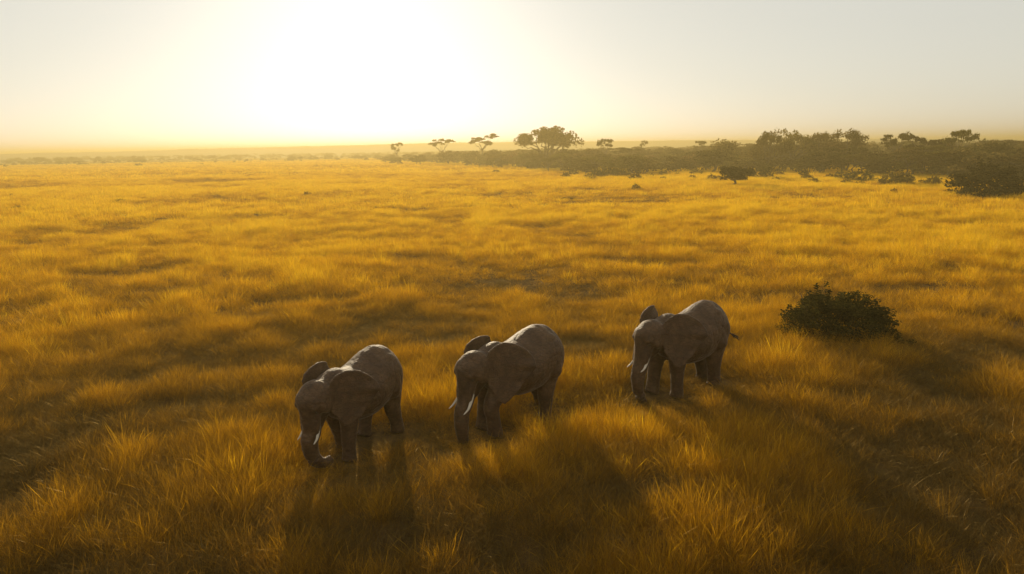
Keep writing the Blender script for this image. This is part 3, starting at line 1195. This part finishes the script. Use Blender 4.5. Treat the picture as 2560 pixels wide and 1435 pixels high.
# trees rising above the wood
plant_top('spreading_tree', SP[0], 1366, 309, 305, 145, 'largest tree on the skyline, wide and many lobed with a thick trunk')
plant_top('umbrella_acacia', A[0], 1103, 343, 410, 50, 'thin nearly leafless flat topped acacia far left of the biggest tree')
plant_top('umbrella_acacia', A[1], 1207, 329, 380, 51, 'flat topped acacia with an open stem, next on the left of the biggest tree')
plant_top('umbrella_acacia', A[2], 1514, 341, 290, 38, 'small flat topped acacia with a leaning stem, right of the biggest tree')
plant_top('umbrella_acacia', A[3], 990, 353, 430, 26, 'small hazy acacia at the left end of the woodland')
plant_top('spreading_tree', LC[0], 1924, 315, 225, 84, 'left tree of the twin leafy crowns standing above the woodland on the right')
plant_top('spreading_tree', LC[1], 1986, 316, 232, 80, 'right tree of the twin leafy crowns, touching its left neighbour')
plant_top('spreading_tree', LC[2], 2060, 324, 236, 62, 'low rounded crown at the left of the wide tree with bright gaps', rz=2.0)
plant_top('spreading_tree', LC[3], 2118, 315, 228, 84, 'wide tree with bright gaps between its lobes, right of the twin crowns', rz=1.2)
plant_top('umbrella_acacia', A[4], 2248, 322, 222, 56, 'bushy topped acacia standing alone on the skyline, left of three at the right')
plant_top('umbrella_acacia', A[1], 2312, 330, 214, 62, 'tiered acacia in the middle of the three at the right skyline', rz=1.0)
plant_top('umbrella_acacia', A[2], 2404, 316, 205, 54, 'tall layered acacia with its top pads lifted high, the rightmost on the skyline', rz=2.6)
plant_top('round_tree', RD[0], 2368, 334, 212, 50, 'dense rounded tree leaning against the tall layered acacia')
plant_top('round_tree', RD[1], 1815, 343, 255, 74, 'dark dome shaped tree on the skyline left of the twin crowns')
plant_top('round_tree', RD[2], 2472, 346, 205, 70, 'broad dark dome of a tree at the right end of the skyline')
plant_top('umbrella_acacia', A[0], 1610, 347, 360, 16, 'tiny far acacia tuft above the middle of the woodland', rz=.5)
plant_top('umbrella_acacia', A[3], 1750, 350, 330, 30, 'low spreading acacia just above the wood, left of the dark dome', rz=1.5)

# lower trees crowding the foot of the biggest one
for k, (px, base, w, h, lab) in enumerate([
        (1316, 420, 52, 48, 'hazy rounded tree just left of the foot of the biggest tree'),
        (1354, 422, 54, 46, 'hazy rounded tree hiding the foot of the biggest tree'),
        (1394, 423, 56, 50, 'hazy rounded tree just right of the foot of the biggest tree'),
        (1436, 428, 54, 52, 'hazy rounded tree standing clear to the right of the biggest tree'),
        (1282, 417, 48, 40, 'hazy brownish tree second to the left of the biggest tree'),
        (1240, 416, 50, 42, 'hazy brownish tree third to the left of the biggest tree'),
        (1180, 414, 52, 38, 'hazy low tree below the open stemmed flat acacia'),
        (1122, 412, 50, 36, 'hazy low tree below the thin leafless acacia')]):
    plant_px('round_tree', (V_DOME + RB)[k], px, base, w, h, lab, 'tree', 'rounded trees below the biggest tree')

# bushes standing in the open grass
plant_px('leafy_bush', V_BUSHG[0], 2093, 850, 236, 146, 'green leafy bush in the grass to the right of the farthest elephant', 'bush', stem='stem', leaf='foliage', rz=.4)
plant_px('leafy_bush', V_DENSE[0], 2462, 489, 146, 98, 'big dark bush at the right edge in front of the woodland', 'bush', stem='stem', leaf='foliage', rz=1.4)
plant_px('round_tree', V_BALL[0], 1836, 465, 70, 50, 'small dark round tree on a short stem standing out in the grass', 'tree')
BUSHES = [
    (1912, 449, 38, 35, 'dark bush just right of the small round tree on a short stem'),
    (1952, 434, 26, 32, 'upright bush by the woodland edge, under the twin crowns'),
    (2016, 451, 26, 16, 'low bush in the yellow grass under the wide tree'),
    (2103, 450, 34, 28, 'rounded bush left of the broad bush pair at the wood edge'),
    (2150, 453, 56, 32, 'broad dark bush at the wood edge, one of a close pair'),
    (2222, 464, 44, 40, 'left of two bushes grown together before the woodland on the right'),
    (2258, 463, 46, 38, 'right of two bushes grown together before the woodland on the right'),
    (2234, 481, 17, 15, 'little bush alone in the grass below the two grown together'),
    (2330, 462, 30, 26, 'thin bush between the two grown together and the big dark bush'),
    (1590, 475, 20, 18, 'reddish twiggy shrub alone in the yellow grass below the wood'),
    (1658, 441, 20, 18, 'small ball of a bush in the yellow grass before the wood'),
    (1740, 438, 30, 17, 'low hazy bush at the wood edge left of the small round tree'),
    (1520, 443, 46, 46, 'left bush of the dark cluster before the wood'),
    (1552, 442, 40, 44, 'middle bush of the dark cluster before the wood'),
    (1585, 434, 34, 26, 'right and lowest bush of the dark cluster before the wood'),
    (1490, 445, 30, 26, 'hazy bush at the left end of the dark cluster before the wood'),
    (1240, 431, 18, 9, 'tiny hazy bush in the grass left below the biggest tree'),
    (1432, 436, 26, 18, 'hazy bush at the foot of the wood right of the biggest tree'),
    (347, 416, 16, 9, 'lone rounded bush on the far left plain'),
    (300, 508, 28, 13, 'low brown shrub in the middle of the left grassland'),
    (768, 494, 20, 15, 'sparse twiggy shrub in the grass below the sun'),
    (505, 413, 11, 5, 'tiny dark bush on the far plain, left of the sun'),
    (822, 399, 22, 17, 'hazy bush on the far plain below the sun, nearest the wood'),
    (728, 401, 18, 14, 'left of two hazy bushes on the far plain below the sun'),
    (782, 400, 26, 12, 'right of two hazy bushes on the far plain below the sun'),
    (210, 413, 22, 7, 'flat bush on the far plain near the left edge'),
    (45, 526, 22, 12, 'dark twiggy shrub in the grass at the left edge'),
    (30, 490, 10, 7, 'small tuft of a bush near the left edge'),
    (1420, 497, 40, 9, 'low brown shrub at the left end of a dark hollow in the grass'),
    (1362, 498, 26, 7, 'small low shrub left of the brown one by the dark hollow'),
]
for k, (px, base, w, h, lab) in enumerate(BUSHES):
    src = V_DOME[k % 4]
    plant_px('savanna_bush', src, px, base, w, h, lab, 'bush', 'bushes in the open grass', stem='stem', leaf='foliage')

FRONT = np.random.default_rng(61)
FL = [(1480, 'right below the biggest tree'), (1640, 'near the dark cluster'), (1790, 'left of the small round tree'), (1900, 'beside the small round tree'),
      (2050, 'below the twin crowns'), (2180, 'by the broad bush pair'), (2300, 'by the two bushes grown together'), (9999, 'left of the big dark bush')]
for k in range(26):
    px = 1400 + 1010 * (k + FRONT.uniform(.1, .9)) / 26
    base = np.interp(px, [1400, 1560, 1700, 2000, 2300, 2450], [434, 440, 438, 445, 455, 462]) + FRONT.uniform(-3, 14)
    w = FRONT.uniform(12, 30)
    plant_px('savanna_bush', V_DOME[k % 4], px, base, w, w * FRONT.uniform(.5, .85),
             'small dark bush scattered along the wood edge, %s' % next(m for lim, m in FL if px < lim), 'bush', 'small bushes along the wood edge', stem='stem', leaf='foliage', rng=FRONT)

# the wood itself
EDGE = [(870, 403), (1000, 411), (1150, 418), (1300, 422), (1420, 434), (1560, 438), (1700, 431), (1850, 434), (2000, 436),
        (2150, 438), (2300, 441), (2450, 446), (2560, 450), (2760, 456)]


def wood_spots(n, rng, k0, k1, x0=880, x1=2740):
    out = []
    while len(out) < n:
        px = rng.uniform(x0, x1)
        ey = np.interp(px, [e[0] for e in EDGE], [e[1] for e in EDGE])
        x, y = ground_at(px, ey)
        r = math.hypot(x, y)
        q = k0 + (k1 - k0) * rng.random() ** 1.4
        if r * (1 + q) > 950: continue
        out.append((px, x * (1 + q), y * (1 + q), q))
    return out


rw = np.random.default_rng(77)
spots = sorted(wood_spots(290, rw, -.01, .6), key=lambda s_: -math.hypot(s_[1], s_[2]))
KINDS = [('round_tree', RD, 'olive round crowned tree'),
         ('brown_tree', RB, 'brownish bushy tree'),
         ('wood_acacia', A, 'low flat crowned acacia'),
         ('wood_bush', B_, 'dense dark bush')]
MARKS = [(1060, 'at the hazy left end of the woodland'), (1160, 'under the thin leafless acacia'), (1290, 'under the open stemmed flat acacia'),
         (1440, 'round the biggest tree'), (1620, 'under the small leaning acacia'), (1780, 'left of the dark dome tree'),
         (1880, 'under the dark dome tree'), (2030, 'under the twin crowns'), (2170, 'under the wide gappy tree'),
         (2290, 'under the bushy topped lone acacia'), (2360, 'under the tiered acacia'), (2450, 'under the tall layered acacia'),
         (9999, 'behind the big dark bush')]
for (px, x, y, q_) in spots:
    row = 'front row' if q_ < .06 else ('middle rows' if q_ < .26 else 'back rows')
    mark = next(m for lim, m in MARKS if px < lim)
    k = rw.choice(4, p=[.34, .22, .12, .32])
    nm, src, lab = KINDS[k]
    tall = np.interp(px, [870, 1300, 1600, 2000, 2700], [4.6, 6.6, 6.9, 7.4, 7.2])
    h = tall * rw.uniform(.5, 1.14) * (.85 if k == 3 else 1)
    w = h * rw.uniform(.95, 1.5) * (1.25 if k == 2 else 1)
    plant(nm, src[rw.integers(len(src))], x, y, h, w, '%s, wood %s, %s' % (lab, row, mark), 'bush' if k == 3 else 'tree', 'trees of the woodland, ' + nm.replace('_', ' '),
          stem='stem' if k == 3 else 'trunk', leaf='foliage' if k == 3 else 'crown', rng=rw)


def far_wood():
    """woodland too far off to tell its trees apart"""
    rng = np.random.default_rng(88)
    ms = []
    for (t, c, w) in RD[:3] + RB[:2] + B_[:2] + A[:2]:
        v = np.empty(len(c.vertices) * 3, np.float32); c.vertices.foreach_get('co', v)
        f = np.arange(len(v) // 3).reshape(-1, 4)
        m = mesh('far_tree', v.reshape(-1, 3), f, c.materials[0])
        ms.append(m)
    P, SZ = [], []
    for (px, x, y, q_) in wood_spots(900, rng, .3, 3.2):
        tall = np.interp(px, [870, 1300, 1600, 2000, 2700], [4.8, 7.0, 7.4, 8, 8])
        h = tall * rng.uniform(.6, 1.15)
        P.append((x, y, 0)); SZ.append((h * rng.uniform(.9, 1.4),) * 2 + (h,))
    for (px, x, y, q_) in wood_spots(420, rng, .15, 1.3):            # undergrowth
        h = rng.uniform(1.2, 3.2)
        P.append((x, y, 0)); SZ.append((h * rng.uniform(1.0, 1.9),) * 2 + (h,))
    # scrub beyond the plain on the left, thinning towards the viewer
    for k in range(1400):
        px = rng.uniform(-500, 1700)
        d = 560 + 640 * rng.random() ** .62
        v = ray(px, 600); r = math.hypot(v.x, v.y)
        h = rng.uniform(1.2, 4.2) * (1 + .6 * (d > 800))
        P.append((v.x / r * d, v.y / r * d, 0)); SZ.append((h * rng.uniform(.8, 1.8),) * 2 + (h,))
    P = np.array(P); n = len(P)
    P[:, 2] = terrain(P[:, 0], P[:, 1])
    turn = np.stack([np.zeros(n), np.zeros(n), rng.uniform(0, 6.28, n)], 1)
    scatter('distant_woodland', P, np.array(SZ), turn, rng.integers(0, len(ms), n), rng.random(n), ms)


far_wood()
